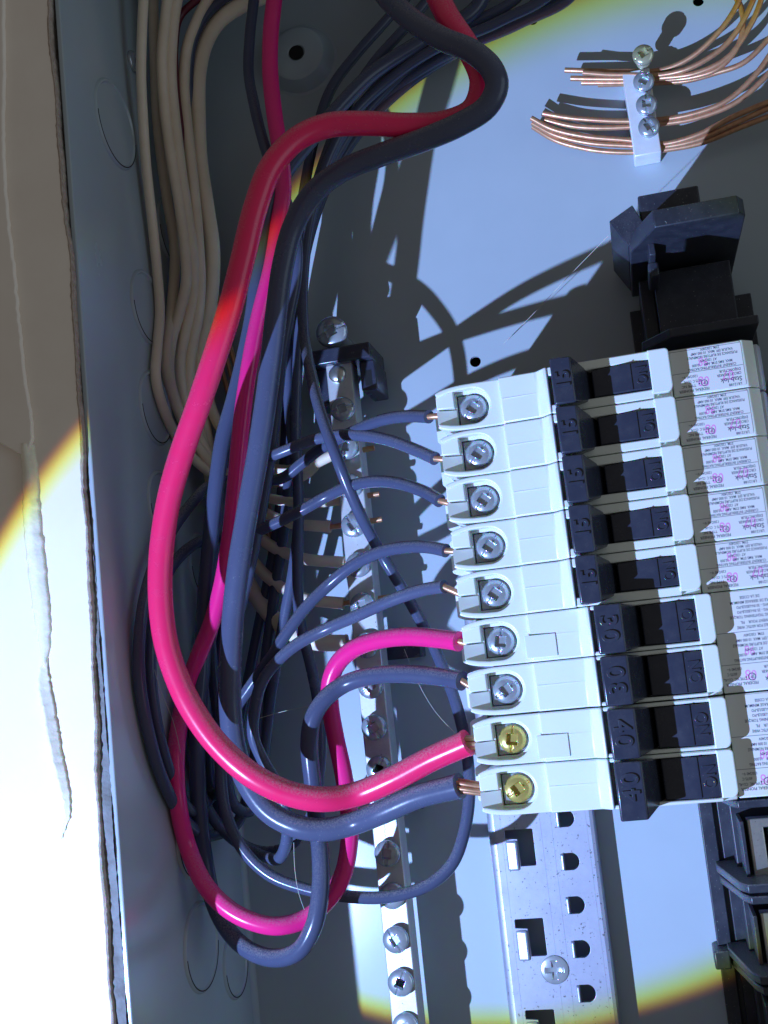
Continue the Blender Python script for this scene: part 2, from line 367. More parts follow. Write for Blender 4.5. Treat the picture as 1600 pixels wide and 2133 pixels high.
mk('end_wall', G().box(BX0, BX1, BY0 - 1.5, BY0, -1.4, BZ), 'grey_enamel', box, bevel=0.35)
# small welded corner seam between side and back
mk('corner_fold', G().prism_xz([(BX0, 0.02), (BX0 + 1.6, 0.02), (BX0 + 0.5, 0.5), (BX0 + 0.02, 1.6), (BX0 + 0.02, 0.02)][:4], BY0, BY1), 'grey_enamel', box, smooth=80)
for (y, z, r) in [(168.3, 53.5, 12.6), (115.5, 40.5, 10.8), (84.3, 40.5, 10.6), (55, 41, 9.6), (38.7, 13.5, 9.8), (148, 15.5, 11), (-42.5, 40, 9.2), (-71.2, 38.5, 11.6), (-82.5, 13.5, 9.2), (-112, 38, 11)]:
    g = G().lathe([(r + 0.75, 0), (r + 0.7, 0.25), (r + 0.25, 0.75), (r - 0.3, 0.75), (r - 0.7, 0.28), (r * 0.6, 0.32), (0, 0.32)], 56, 'x')
    # inner disc sits a hair proud, with a slit half way round
    k = mk('knockout', g, 'grey_enamel', box, at=(BX0 + 0.01, y, z), smooth=40)
    sl = [(yy, zz) for yy, zz in arc(0, 0, r + 0.15, 95, 265, 28)] + [(yy, zz) for yy, zz in arc(0, 0, r - 0.15, 265, 95, 28)]
    mk('slit', G().prism_yz(sl, 0.6, 0.86), 'dark_void', k)
# dimple for the wall screw
b = mk('mounting_dimple', G().lathe([(2.35, -1.0), (2.35, 5.0), (3.0, 5.5), (8.2, 5.4), (9.2, 4.9), (11.8, 0.5), (12.8, 0.02)][::-1], 56), 'grey_enamel', box, at=(-87.6, 206.5, 0), smooth=30)
mk('screw_hole', G().lathe([(2.5, 5.52), (2.5, 5.56), (0, 5.56)], 28), 'dark_void', b)
s_side = screw_head(3.4, 1.2, 0.5, 1.1, slot=0.35)
g = G().add([(p[2], p[0], p[1]) for p in s_side.v], s_side.f)
mk('cover_screw', g, 'zinc_steel', box, at=(BX0, 197, 37), smooth=50)

# ---------------------------------------------------------------- mounting rail under the breakers
RX0, RX1, RZ = -52.9, -21.4, 8.0
rail = empty('mounting_rail', (-37, -60, 0))
tag(rail, 'galvanised slotted steel rail that the breakers hook onto', 'rail')
def rel(p, o): return (p[0] - o[0], p[1] - o[1])
RO = (-37, -60)
hole_list = []; tabs = []; dtabs = []
for i in range(-2, 6):
    y = -56.0 - 25.4 * i + 0.6
    hole_list.append([(-44.2, y - 5.2), (-39.9, y - 5.2), (-39.6, y - 4.9), (-39.6, y + 5.0), (-39.9, y + 5.3), (-47.6, y + 5.3), (-47.9, y + 5.0), (-47.9, y + 2.9), (-44.4, y + 2.6)])
    tabs.append(y)
for i in range(-4, 9):
    y = -60.2 - 12.25 * i
    hole_list.append([(-31.5, y - 2.4), (-30.2, y - 2.4)] + arc(-29.6, y, 2.5, -75, 75, 10) + [(-30.2, y + 2.4), (-31.5, y + 2.4)])
    dtabs.append(y)
g = plate([rel(p, RO) for p in [(RX0 + 2.2, -180), (RX1 - 1.2, -180), (RX1 - 1.2, 80), (RX0 + 2.2, 80)]], [[rel(p, RO) for p in h] for h in hole_list], RZ - 1.2, RZ, 0.12)
mk('rail_face', g, 'galvanised', rail)
prof = [(RX0 + 2.22, RZ), (RX0 + 1.2, RZ - 0.25), (RX0 + 0.35, RZ - 0.95), (RX0, RZ - 2), (RX0, 0.05), (RX0 + 1.2, 0.05), (RX0 + 1.2, RZ - 2), (RX0 + 2.22, RZ - 1.2)]
mk('rail_edge', G().prism_xz([(x - RO[0], z) for x, z in prof], -120, 140), 'galvanised', rail, smooth=40)
prof = [(RX1 - 1.22, RZ), (RX1 - 1.22, RZ - 1.2), (RX1 - 1.0, RZ - 1.6), (RX1 - 1.0, 0.05), (RX1, 0.05), (RX1, RZ - 1.4), (RX1 - 0.4, RZ - 0.3)]
mk('rail_edge', G().prism_xz([(x - RO[0], z) for x, z in prof], -120, 140), 'galvanised', rail, smooth=40)
hook = G().hexa([(-3.7 / 1, -6.6, RZ - 1), (0.2, -6.6, RZ - 1), (0.2, 2.6, RZ - 1), (-3.7, 2.6, RZ - 1)], [(-3.5, -6.2, RZ + 0.35), (-0.2, -6.2, RZ + 0.9), (-0.2, 2.0, RZ + 0.9), (-3.5, 2.2, RZ + 0.25)])
hm = None
for y in tabs:
    o = mk('hook_tab', hm or hook, 'galvanised', rail, at=(-44.4 - RO[0] - 0.1, y - RO[1], 0), bevel=0.5); hm = o.data
lip = G().hexa([(-1.0, -2.5, RZ - 0.6), (0.3, -2.5, RZ - 0.6), (0.3, 2.5, RZ - 0.6), (-1.0, 2.5, RZ - 0.6)], [(-0.75, -2.2, RZ + 1.2), (0.1, -2.2, RZ + 1.4), (0.1, 2.2, RZ + 1.4), (-0.75, 2.2, RZ + 1.2)])
lm = None
for y in dtabs:
    o = mk('slot_lip', lm or lip, 'galvanised', rail, at=(-31.6 - RO[0], y - RO[1], 0), bevel=0.3); lm = o.data
mk('rail_screw', screw_head(4.0, 0.55, 0.25, 0, cross=0.7, depth=0.9), 'zinc_steel', rail, at=(-38.0 - RO[0], -90.0 - RO[1], RZ), smooth=50)
# light score lines along the rail
for x in (-48.9, -37.2, -34.0, -23.9):
    mk('score_line', G().box(x - 0.12, x + 0.12, -170, 75, RZ - 0.05, RZ + 0.06), 'galvanised', rail, at=(-RO[0], -RO[1], 0))

# ---------------------------------------------------------------- bus housing (black insulator with the stabs)
bus = empty('bus_housing', (22, 0, 0))
tag(bus, 'black moulded bus bar housing with chamfered barriers behind the breakers', 'bus housing')
bx = lambda *a: G().box(a[0] - 22, a[1] - 22, *a[2:])
mk('base', bx(8.3, 12.2, -178, 100, 0.05, 5), 'black_moulding', bus, bevel=0.3)
mk('base', bx(13.4, 44, -178, 100, 0.05, 4), 'black_moulding', bus, bevel=0.3)
mk('side_rib', bx(12.2, 13.4, -178, 100, 0.05, 3), 'black_moulding', bus)
mk('column', bx(16.2, 33, -178, 103, 4, 15), 'black_moulding', bus, bevel=0.4)
mk('column', bx(11.5, 15.4, -41, 103, 4.05, 24), 'black_moulding', bus, bevel=0.4)
mk('column', bx(15.4, 36.5, -41, 103, 15.05, 30), 'black_moulding', bus, bevel=0.4)
def barrier(y0, y1, prof, name='barrier'):
    return mk(name, G().prism_xz([(x - 22, z) for x, z in prof], y0, y1), 'black_moulding', bus, bevel=0.35)
tall = [(9.6, 4), (38.8, 4), (38.8, 58), (37, 61.5), (16.0, 61.5), (9.6, 45)]
barrier(104.6, 109.4, tall)
barrier(80, 82.5, [(9.6, 4), (40, 4), (40, 44), (17, 44), (9.6, 34)])
# wing and block above the top barrier
mk('wing', G().hexa([(5.2 - 22, 114, 4), (9.4 - 22, 106.5, 4), (14 - 22, 109.4, 4), (12 - 22, 118, 4)], [(5.2 - 22, 114.6, 45), (9.4 - 22, 106.5, 45), (14 - 22, 109.5, 52), (12 - 22, 118.4, 44)]), 'black_moulding', bus, bevel=0.3)
mk('top_block', bx(13.5, 29.5, 109.5, 119.5, 4, 47), 'black_moulding', bus, bevel=0.5)
mk('latch', bx(13.8, 16.6, 97.5, 101.5, 30, 44), 'black_moulding', bus, bevel=0.6)
mk('latch_stem', bx(14.3, 16.0, 101.4, 104.7, 30, 50), 'black_moulding', bus, bevel=0.3)
low = [(10.8, 4), (44, 4), (44, 40), (16.8, 40), (15.0, 36), (10.8, 10)]
for yb in (-41.5, -65.6, -88.0, -113, -138):
    barrier(yb, yb + 2.2, low); barrier(yb - 3.4, yb - 1.4, [(11.4, 4), (44, 4), (44, 37), (17.4, 37), (15.8, 33), (11.4, 8)])
mk('end_lug', bx(6.8, 11.2, -91.5, -86.5, 0.1, 11), 'black_moulding', bus, bevel=0.5)
for yb in (-57.2, -81.4, -104):
    mk('inner_rib', bx(17.6, 18.6, yb - 7.6, yb + 8, 14.5, 30), 'black_moulding', bus, bevel=0.15)
    g = plate([(19.6 - 22, yb + 8.3), (19.6 - 22, yb - 7.0), (20.4 - 22, yb - 8.4), (21.8 - 22, yb - 9.0), (40 - 22, yb - 9.0), (40 - 22, yb + 8.3)][::-1], [[(23.6 - 22, yb - 5.6), (36 - 22, yb - 5.6), (36 - 22, yb + 5.8), (23.6 - 22, yb + 5.8)]], 24, 28, 0.3)
    st = mk('stab', g, 'tin_plate', bus)
    mk('pocket', bx(22.5, 38, yb - 7.5, yb + 7.5, 18, 18.6), 'dark_void', st)
    for yy in (yb + 3.6, yb - 4.2):
        mk('tongue', bx(24.8, 31, yy - 1.5, yy + 1.3, 20, 25.5), 'tin_plate', st, bevel=0.9)

# ---------------------------------------------------------------- breakers
def pole_outline(y0, y1, x0=-47.2, x1=-29.0):
    rx, ry = 9.0, 2.0
    pts_ = [(x1, y0), (x1, y1)] + arc(x0 + rx, y1 - ry, rx, 90, 180, 10, ry) + arc(x0 + rx, y0 + ry, rx, 180, 270, 10, ry)
    out_ = []
    for x, y in pts_:
        q_ = (min(x, x1), y)
        if not out_ or abs(q_[0] - out_[-1][0]) + abs(q_[1] - out_[-1][1]) > 0.02: out_.append(q_)
    return out_
TSCREW = {k: screw_head(3.6, 1.4, 0.8, 1.3, slot=0.40, depth=1.4, rot=r).mesh('terminal_screw', 50) for k, r in (('a', 12), ('b', 48), ('c', 80), ('d', 30))}
def yel(me):
    c = me.copy(); c.materials.clear(); return c
KZ = 0.934          # breakers are drawn for z = 52 at the screws and stand higher in the box
ZB = 23.4
def label_geo(rows, h, wid):
    """rows: (text, u, v, size, squeeze): printed upside down in the photo, u to the right and v down in reading direction"""
    g = G()
    for t, u, v, sz, sq in rows:
        g.join(text(t, sz, ang=180, sx=sq, at=(wid / 2 - u, v - h / 2 + sz * 0.7, 0)))
    return g
ROWS1 = [('LR12188', 0.9, 0.55, 0.95, 0.95), ('FEDERAL PIONEER', 9.0, 0.55, 1.0, 0.92), ('Stab-lok', 0.7, 1.6, 1.75, 0.92), ('TYPE NC', 12.2, 1.75, 0.95, 0.95),
         ('CIRCUIT BREAKER', 0.7, 3.35, 0.98, 0.75), ('60/75 C  CU-AL', 10.6, 2.9, 0.95, 0.72), ('DISJONCTEUR', 0.7, 4.4, 0.98, 0.85), ('120/240 V~', 11.4, 4.2, 0.95, 0.9),
         ('CURRENT INTERRUPTING RATING', 1.6, 5.9, 0.98, 0.78), ('MAX. RMS SYM. AMP    10,000', 2.4, 6.9, 0.98, 0.80), ('AT 120/240V', 6.2, 7.9, 0.98, 0.80),
         ('PUISSANCE DE RUPTURE NOMINALE', 0.9, 8.95, 0.98, 0.78), ('VALEUR EFF. MAX. 10 000 AMP', 1.9, 9.95, 0.98, 0.80), ('SYM. 120/240V', 5.2, 10.9, 0.95, 0.80)]
def csa(cx, cy, r):
    g = G(); ro, ri = arc(cx, cy, r, 0, 360, 24)[:-1], arc(cx, cy, r * 0.8, 0, 360, 24)[:-1]; n = 24
    g.add([(x, y, 0) for x, y in ro + ri], [(i, (i + 1) % n, n + (i + 1) % n, n + i) for i in range(n)])
    g.join(text('SP', r * 1.25, ang=180, sx=0.75, at=(cx + r * 0.6, cy + r * 0.45, 0)))
    g.join(G().add([(cx - r * 1.5 + a, cy + b, 0) for a, b in arc(0, 0, 0.2, 0, 360, 8)[:-1]], [tuple(range(8))])); return g

def build_breaker(n, rating, dx=0.0):
    """n poles, 12.7 mm apart; y = 0 in the middle"""
    w = 12.7 * n / 2 - 0.12
    b = empty('circuit_breaker')
    g = G().box(-36.2, 36.6, -w, w, -14, 44)
    g.box(-29.2, 36.6, -w, w, 43.9, 50)
    mk('body', g, 'breaker_plastic', b, bevel=0.3)
    ys = [12.7 * (n - 1) / 2 - 12.7 * i for i in range(n)]
    for i, yc in enumerate(ys):
        y0, y1 = yc - 6.23, yc + 6.23
        up = (n == 2 and i == 0)
        # terminal end: floor with the screw well, rim with the wire channel
        well = [(-41.7, yc - 4.1), (-37.2, yc - 4.1)] + arc(-37.2, yc, 4.15, -88, 88, 14) + [(-37.2, yc + 4.1), (-41.7, yc + 4.1)]
        mk('terminal_end', G().prism_xy(pole_outline(y0 + 0.15, y1 - 0.15, -46.9, -36.3), -13.8, 43.95), 'breaker_plastic', b, smooth=40)
        mk('terminal_foot', G().prism_xy(pole_outline(y0 + 0.2, y1 - 0.2, -51.0, -46.0), -13.6, 30), 'breaker_plastic', b, bevel=0.4)
        mk('terminal_floor', plate(pole_outline(y0 + 0.15, y1 - 0.15, -46.95), [well], 44, 48.7, 0.08), 'breaker_plastic', b)
        hh = 4.9
        rim_ = [(-29.0, y0), (-29.0, y1)] + arc(-47.2 + 9.0, y1 - 2.0, 9.0, 90, 168, 9, 2.0) + [(-46.7, yc + 3.7), (-43.4, yc + 4.5), (-40.5, yc + 4.85), (-37.2, yc + hh)] + arc(-37.2, yc, hh, 86, -86, 16) + [(-37.2, yc - hh), (-40.5, yc - 4.85), (-43.4, yc - 4.5), (-46.7, yc - 3.7)] + arc(-47.2 + 9.0, y0 + 2.0, 9.0, 192, 270, 9, 2.0)
        mk('terminal_rim', plate(rim_, [], 48.72, 52.0, 0.4), 'breaker_plastic', b)
        mk('wire_tongue', G().prism_xy([(-46.95, yc + 0.35), (-42.0, yc + 0.35), (-42.0, yc + 4.9), (-43.4, yc + 4.6), (-46.95, yc + 3.9)], 48.6, 51.6), 'breaker_plastic', b, bevel=0.3)
        mk('wire_ramp', G().hexa([(-46.95, yc - 3.9, 48.6), (-41.9, yc - 4.9, 48.6), (-41.9, yc - 0.05, 48.6), (-46.95, yc - 0.05, 48.6)], [(-46.95, yc - 3.9, 51.7), (-41.9, yc - 4.9, 49.0), (-41.9, yc - 0.05, 49.0), (-46.95, yc - 0.05, 51.7)]), 'breaker_plastic', b)
        mk('well_bottom', G().box(-46.8, -32.5, yc - 4.4, yc + 4.4, 44.05, 44.4), 'black_plastic', b)
        sm_ = TSCREW['abcd'[(i + n) % 4]]
        sc = mk('terminal_screw', yel(sm_) if rating == '40' else sm_, 'yellow_zinc' if rating == '40' else 'zinc_steel', b, at=(-37.3, yc, 47.9))
        mk('clamp_plate', G().box(-41.4, -33.4, yc - 3.9, yc + 3.9, 46.2, 47.85), 'zinc_steel', b, bevel=0.2)
        # middle of the case, stepping up to the toggle
        prof = [(-29.3, 44.1), (-16.0 + dx, 44.1), (-16.0 + dx, 56.6), (-16.8 + dx, 56.6), (-19.2 + dx, 53.9), (-29.3, 53.2)]
        mk('case_step', G().prism_xz(prof, y0, y1), 'breaker_plastic', b, bevel=0.4)
        ny = 3.9 if n == 1 else 5.25
        for s_ in (-1, 1):
            ya, yb = sorted((yc + s_ * ny, yc + s_ * 6.23))
            mk('toggle_cheek', G().prism_xz([(-16.0 + dx, 50.1), (10.4 + dx, 50.1), (10.4 + dx, 57.0), (-6 + dx, 56.4), (-16.0 + dx, 56.2)], ya, yb), 'breaker_plastic', b, bevel=0.35)
        # toggle: tall numbered tip, hollow flank, ON flag
        tw = 6.05; tx0, tx1 = (-14.6, -9.3) if n == 1 else (-11.6, -5.0)
        lo_ = tw + (2.0 if rating == '40' and i == 1 else 0.0)
        t = G().hexa([(tx0 - 0.2, yc - tw, 50.2), (tx1 + 5.0, yc - ny + 0.3, 50.2), (tx1 + 5.0, yc + ny - 0.3, 50.2), (tx0 - 0.2, yc + tw, 50.2)],
                     [(tx0, yc - lo_, 65.6), (tx1, yc - lo_, 65.6), (tx1, yc + tw, 65.6), (tx0, yc + tw, 65.6)])
        tg = mk('toggle', t, 'black_plastic', b, bevel=0.45)
        fx0, fx1 = tx1 + 4.6, (9.9 if n == 1 else 12.9)
        mk('flag', G().prism_xz([(fx0, 50.2), (fx1, 50.2), (fx1, 57.2), (fx1 - 4.6, 57.7), (fx0, 55.8)], yc - ny + 0.25, yc + ny - 0.25), 'black_plastic', tg, bevel=0.3)
        mk('flag_rib', G().box(fx1 - 4.95, fx1 - 4.65, yc - ny + 0.4, yc + ny - 0.4, 57.2, 57.95), 'black_plastic', tg)
        # raised figures: the upper pole of a double breaker reads downwards, the others upwards
        fig = text(rating, 5.0 if n == 1 else 5.9, 0.30, 0.13, ang=-90 if up else 90, at=((tx0 + tx1) / 2 + (-1 if up else 1) * (1.75 if n == 1 else 2.05), yc, 65.6), sx=0.95 if n == 1 else 1.05, align='CENTER', spacing=1.05 if n == 1 else 1.2)
        mk('raised_figures', fig, 'black_plastic', tg)
        ro = mk('raised_on', text('ON', 4.0 if n == 2 else 3.7, 0.22, 0.08, ang=-90 if up else 90, at=(fx1 - 2.35 + (-1.4 if up else 1.4), yc, 57.4), sx=0.92 if n == 2 else 0.82, align='CENTER'), 'black_plastic', tg)
        # hump right of the toggle
        cx0, cx1 = fx1 + 0.1, (15.2 if n == 1 else 17.0)
        yl = y0 + (0.9 if (n == 1 or i == n - 1) else 0.06); yh = y1 - 0.06
        hump = [(cx0, yl), (cx1 - 1.6, yl)] + arc(cx1 - 1.6, yl + 1.8, 1.6, -80, 0, 5, 1.8) + [(cx1, yh - 1.1)] + arc(cx1 - 1.0, yh - 1.0, 1.0, 0, 90, 4) + [(cx0, yh)]
        mk('hump', plate(hump, [], 50.1, 57.7, 0.3), 'breaker_plastic', b)
        mk('hump_foot', G().hexa([(cx0, y0, 50.1), (cx1 + 0.2, y0, 50.1), (cx1 + 0.2, y1, 50.1), (cx0, y1, 50.1)], [(cx0, y0 + 0.05, 56.0), (cx1 - 0.3, y0 + 0.05, 55.0), (cx1 - 0.3, y1 - 0.05, 55.0), (cx0, y1 - 0.05, 56.0)]), 'breaker_plastic', b, bevel=0.25)
        if n == 2 and i == 0:
            mk('tie_cover', G().box(-30.5, -22.5, yc - 5.2, yc + 0.6, 53.0, 53.9), 'breaker_plastic', b, bevel=0.12)
        # moulding line along the middle of the case
        mk('seam', G().prism_xz([(-28.8, 53.1), (-19.4 + dx, 53.75), (-19.4 + dx, 53.95), (-28.8, 53.36)], yc + 0.2, yc + 0.42), 'breaker_plastic', b)
    # label end
    lx0 = (15.4 if n == 1 else 17.2)
    mk('label_bed', G().prism_xz([(lx0, 50.05), (36.8, 50.05), (36.8, 50.6), (33.9, 53.2), (lx0, 53.2)], -w, w), 'breaker_plastic', b, bevel=0.25)
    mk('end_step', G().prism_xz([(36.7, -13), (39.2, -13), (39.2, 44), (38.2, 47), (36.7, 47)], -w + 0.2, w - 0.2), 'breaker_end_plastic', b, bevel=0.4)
    lw = 33.5 - lx0 - 0.4; lh = 2 * w - 0.7
    lab = mk('label', plate(rrect(lx0 + 0.3, 33.4, -w + 0.45, w - 0.3, 0.6, 3), [], 53.2, 53.34), 'label_white', b)
    cx = (lx0 + 33.5) / 2; zt = 53.36
    if n == 1:
        rows = ROWS1; tg_ = label_geo(rows, 12.0, lw)
        tg_.box(-lw / 2, lw / 2, -0.36, -0.26, 0, 0.005)
        tg_.join(csa(-1.2, -3.55, 0.85))
        tg_.box(-lw / 2, lw / 2, 5.55, 5.65, 0, 0.005)
        mk('print', tg_, 'label_ink', lab, at=(cx, 0, zt))
        st = G(); 
        for t, u, v, s_ in (('07', 2.4, 2.0, 3.6), ('08', 8.6, 1.4, 3.6), ('98', 8.2, 6.6, 3.2)):
            st.join(text(t, s_, ang=172, sx=0.8, at=(lw / 2 - u, v - 6 + s_ * 0.7, 0)))
        mk('stamp', st, 'stamp_ink', lab, at=(cx, 0, zt - 0.01))
    else:
        rows = [('FEDERAL PIONEER', 7.6, 1.6, 1.05, 0.9), ('TYPE NC  CU-AL', 10.2, 2.8, 1.0, 0.75), ('Stab-lok', 0.7, 1.9, 1.75, 0.9), ('CIRCUIT BREAKER', 0.6, 4.1, 1.0, 0.72), ('60/75 C', 12.4, 4.1, 0.98, 0.75), ('DISJONCTEUR', 0.7, 5.3, 1.0, 0.8), ('120/240 V~', 11.0, 5.3, 0.98, 0.8),
                ('CURRENT INTERRUPTING RATING', 0.8, 7.4, 1.02, 0.74), ('MAX. RMS SYM. AMP    10,000', 1.4, 8.6, 1.02, 0.76), ('AT 120/240V', 5.4, 9.8, 1.02, 0.8), ('PUISSANCE DE RUPTURE NOMINALE', 0.4, 11.0, 1.02, 0.72), ('VALEUR EFF. MAX. 10 000 AMP', 1.2, 12.2, 1.02, 0.76), ('SYM. 120/240V', 4.6, 13.4, 1.0, 0.8),
                ('SUITABLE FOR 60/75C WIRE', 1.0, 15.4, 1.02, 0.78), ('CONVIENT POUR    FIL', 1.4, 16.6, 1.02, 0.8), ('MIN LUG TIGHTENING TORQUE', 0.6, 18.0, 1.02, 0.78), ('10AWG - 25 IN-LBS/LB-PO', 1.2, 19.2, 1.02, 0.78), ('6AWG - 30 IN-LBS/LB-PO', 1.6, 20.4, 1.02, 0.78), ('COUPLE DE SERRAGE MINIMUM', 0.4, 21.6, 1.02, 0.78), ('DE LA COSSE', 4.4, 22.8, 1.02, 0.8)]
        tg_ = label_geo(rows, 25.0, lw)
        for yy in (7.0, 14.9): tg_.box(-lw / 2, lw / 2, yy - 12.5 - 0.25, yy - 12.5 - 0.15, 0, 0.005)
        tg_.join(csa(-1.0, -9.0, 0.95)); mk('print', tg_, 'label_ink', lab, at=(cx, 0, zt))
        st = G()
        for t, u, v, s_ in (('07', 2.4, 2.6, 3.6), ('08', 7.6, 2.4, 3.6), ('98', 7.2, 8.6, 3.2)): st.join(text(t, s_, ang=172, sx=0.8, at=(lw / 2 - u, v - 12.5 + s_ * 0.7, 0)))
        mk('stamp', st, 'stamp_ink', lab, at=(cx, 0, zt - 0.01))
    return b

Y0 = 67.9 * KZ; PT = 12.7 * KZ
single = build_breaker(1, '15')
names = ['topmost white 15 amp breaker at the upper end of the row', 'second white 15 amp breaker from the top of the row', 'third white 15 amp breaker from the top, in the middle of the five', 'fourth white 15 amp breaker from the top of the row', 'lowest white 15 amp breaker, just above the breaker marked 30']
for i in range(5):
    b = single if i == 0 else copy_tree(single)
    b.location = W((0, Y0 - PT * i, ZB)); b.scale = (KZ, KZ, KZ); tag(b, names[i], 'circuit breaker', 'single breakers in the row')
b30 = build_breaker(2, '30', 3.0); b30.location = W((0, Y0 - PT * 5.5, ZB)); b30.scale = (KZ, KZ, KZ); tag(b30, 'white double breaker marked 30 with silver screws and a magenta wire', 'circuit breaker')
b40 = build_breaker(2, '40', 3.0); b40.location = W((0, Y0 - PT * 7.5 - 0.15, ZB)); b40.scale = (KZ, KZ, KZ); tag(b40, 'white double breaker marked 40 with yellow screws, lowest of the row', 'circuit breaker')
opp = ['topmost breaker of the opposite column, cut by the right edge', 'middle breaker end of the opposite column at the right edge', 'lowest visible breaker end of the opposite column at the right edge']
for i in range(3):
    b = copy_tree(single); b.location = W((76.5, Y0 - 4.2 - PT * i, ZB - 4)); b.rotation_euler = (0, math.pi, 0)
    tag(b, opp[i], 'circuit breaker', 'opposite breakers at the right edge')

# ---------------------------------------------------------------- neutral bar
NB = (-80.4, 0)
bar = empty('neutral_bar', (-80.4, 0, 0))
tag(bar, 'long silver neutral bar with a row of screws beside the breakers', 'terminal bar')
g = G().box(-4.0, 4.0, -130, 95, 12.5, 21)
mk('bar', g, 'bar_metal', bar, bevel=0.35)
nm = [screw_head(3.75, 1.5, 1.1, 1.2, slot=0.45, depth=1.5, rot=r).mesh('bar_screw', 50) for r in (10, 35, 65, 80, 120)]
screw_y = [79.6 - 11.95 * i for i in range(17)]
for i, y in enumerate(screw_y):
    if i == 2 or i == 10: pass
    s_ = mk('bar_screw', nm[(i * 3) % 5], 'zinc_steel', bar, at=(0.2, y, 21.0 + (0.0, 0.9, 0.3, 1.2, 0.5)[i % 5]))
    mk('screw_shank', G().lathe([(2.4, 20.7), (2.4, 22.6)], 20), 'zinc_steel', bar, at=(0.2, y, 0))
mk('rivet', G().lathe([(2.8, 0), (2.75, 0.7), (2.3, 1.3), (1.2, 1.65), (0, 1.75)], 32), 'tin_plate', bar, at=(-0.4, 90.8, 21.0), smooth=60)
# insulating clip at the top end
mk('clip', G().box(-9.8, 11.0, 93.8, 98.7, 4, 24), 'black_plastic', bar, bevel=0.6)
mk('clip_leg', G().box(-9.4, -4.3, 83, 93.9, 4, 18.5), 'black_plastic', bar, bevel=0.5)
mk('clip_leg', G().box(6.4, 11.3, 84.6, 93.9, 4, 20.5), 'black_plastic', bar, bevel=0.5)
mk('clip_pocket', G().box(7.8, 10.0, 86, 90.8, 20.4, 20.56), 'dark_void', bar)
mk('clip_foot', G().box(-8, 9, -42.2, -36, 0.1, 7.4), 'black_plastic', bar, bevel=0.5)
mk('clip_foot', G().box(-4, 13.5, 3.0, 8.6, 0.1, 7.4), 'black_plastic', bar, bevel=0.4)
mk('mounting_screw', screw_head(5.0, 2.1, 0.9, 1.5, slot=0.55, depth=1.8, rot=20), 'zinc_steel', bar, at=(-1.2, 104.6, 19.0), smooth=50)
mk('screw_shank', G().lathe([(2.6, 0.1), (2.6, 19.2)], 20), 'zinc_steel', bar, at=(-1.2, 104.6, 0))

# ---------------------------------------------------------------- ground terminal block with bare copper
blk = P(1338, 235, 10)
ground = empty('ground_block', (blk.x, blk.y, 0))
tag(ground, 'small pale ground terminal block with four screws and bare copper wires', 'terminal block')
mk('block', G().box(-4.1, 4.1, -12.6, 15.0, 0.05, 8.2), 'pale_metal', ground, bevel=0.4)
gsc = [(1340, 112, 13.5, 'pale_zinc'), (1341, 168, 10.5, 'zinc_steel'), (1347, 216, 12.5, 'zinc_steel'), (1352, 262, 12.8, 'zinc_steel')]
for i, (u, v, z, mt) in enumerate(gsc):
    p = P(u, v, z)
    h_ = screw_head(3.2, 1.5, 1.0, 1.15, slot=0.4, depth=1.5, rot=25 + 30 * i)
    s_ = mk('block_screw', h_, mt, ground, at=(p.x - blk.x, p.y - blk.y, z - 1.6), smooth=50)
    mk('screw_thread', thread(2.1, -(z - 1.6) + 7.5, 0.05), mt, s_)

WIRES = []
def wire(name, label, cat, group, pts, r, mat, bare_end=None, top0=False, top1=False, seg=16, step=1.2, rough=0.012, strands=0, bare_r=0.82, lift=False):
    if lift:          # the last stretch climbs to the terminal
        ue = pts[-1][0]; pts = pts[:-9] + [(u, v, z + 20 * max(0, min(1, (u - ue + 230) / 230))) for u, v, z in pts[-9:]]
    Q = []
    for u_, v_, z_ in pts:          # keep clear of the box side and back
        z_ = max(z_, r + 0.3); q = P(u_, v_, z_)
        while -140 < q.x < -132.6 + r and z_ < 83 and r > 0.5: z_ += 0.5; q = P(u_, v_, z_)
        Q.append(q)
    if top0: Q.insert(0, Vector((Q[0].x + (Q[0].x - Q[1].x) * 0.3, BY1 - 0.5, Q[0].z)))
    if top1: Q.append(Vector((Q[-1].x + (Q[-1].x - Q[-2].x) * 0.3, BY1 - 0.5, Q[-1].z)))
    org = Q[-1].copy() if not top1 else Q[0].copy()
    path = spline(Q, step)
    mx = min(path, key=lambda q: q.x); mz = min(path, key=lambda q: q.z)
    if mx.x - r < -133 or mz.z - r < 0: print('CLIP', label, [round(c, 1) for c in mx], [round(c, 1) for c in mz])
    o = mk(name, tube(path, r, seg, rough=rough, org=org), mat, at=org, smooth=60)
    tag(o, label, cat, group)
    if bare_end:      # bare copper past the end of the insulation
        d = (path[-1] - path[-2]).normalized(); e = Vector(bare_end)
        a = path[-1] - d * 1.5
        if strands:
            nrm = d.orthogonal().normalized(); bn = d.cross(nrm); g = G()
            for k in range(strands):
                an = 2 * math.pi * k / (strands - 1); off = (nrm * math.cos(an) + bn * math.sin(an)) * (bare_r * 2.0) if k else Vector((0, 0, 0))
                tube([a + off, path[-1] + off * 1.05, (path[-1] + e) / 2 + off * 0.98, e + off * 0.9], bare_r, 10, g, org=org)
        else:
            g = tube([a, path[-1], (path[-1] + e) / 2, e], bare_r, 12, org=org)
        mk('bare_end', g, 'copper', o, smooth=60)
        # collar of cut insulation
        rg = G(); tube([path[-1] - d * 0.5, path[-1] + d * 0.12], r * 1.05, seg, rg, org=org)
        mk('cut_collar', rg, mat, o, smooth=60)
    return o
def lug(i): return Vector((-41.5, Y0 - PT * i - 0.4, 66.5))

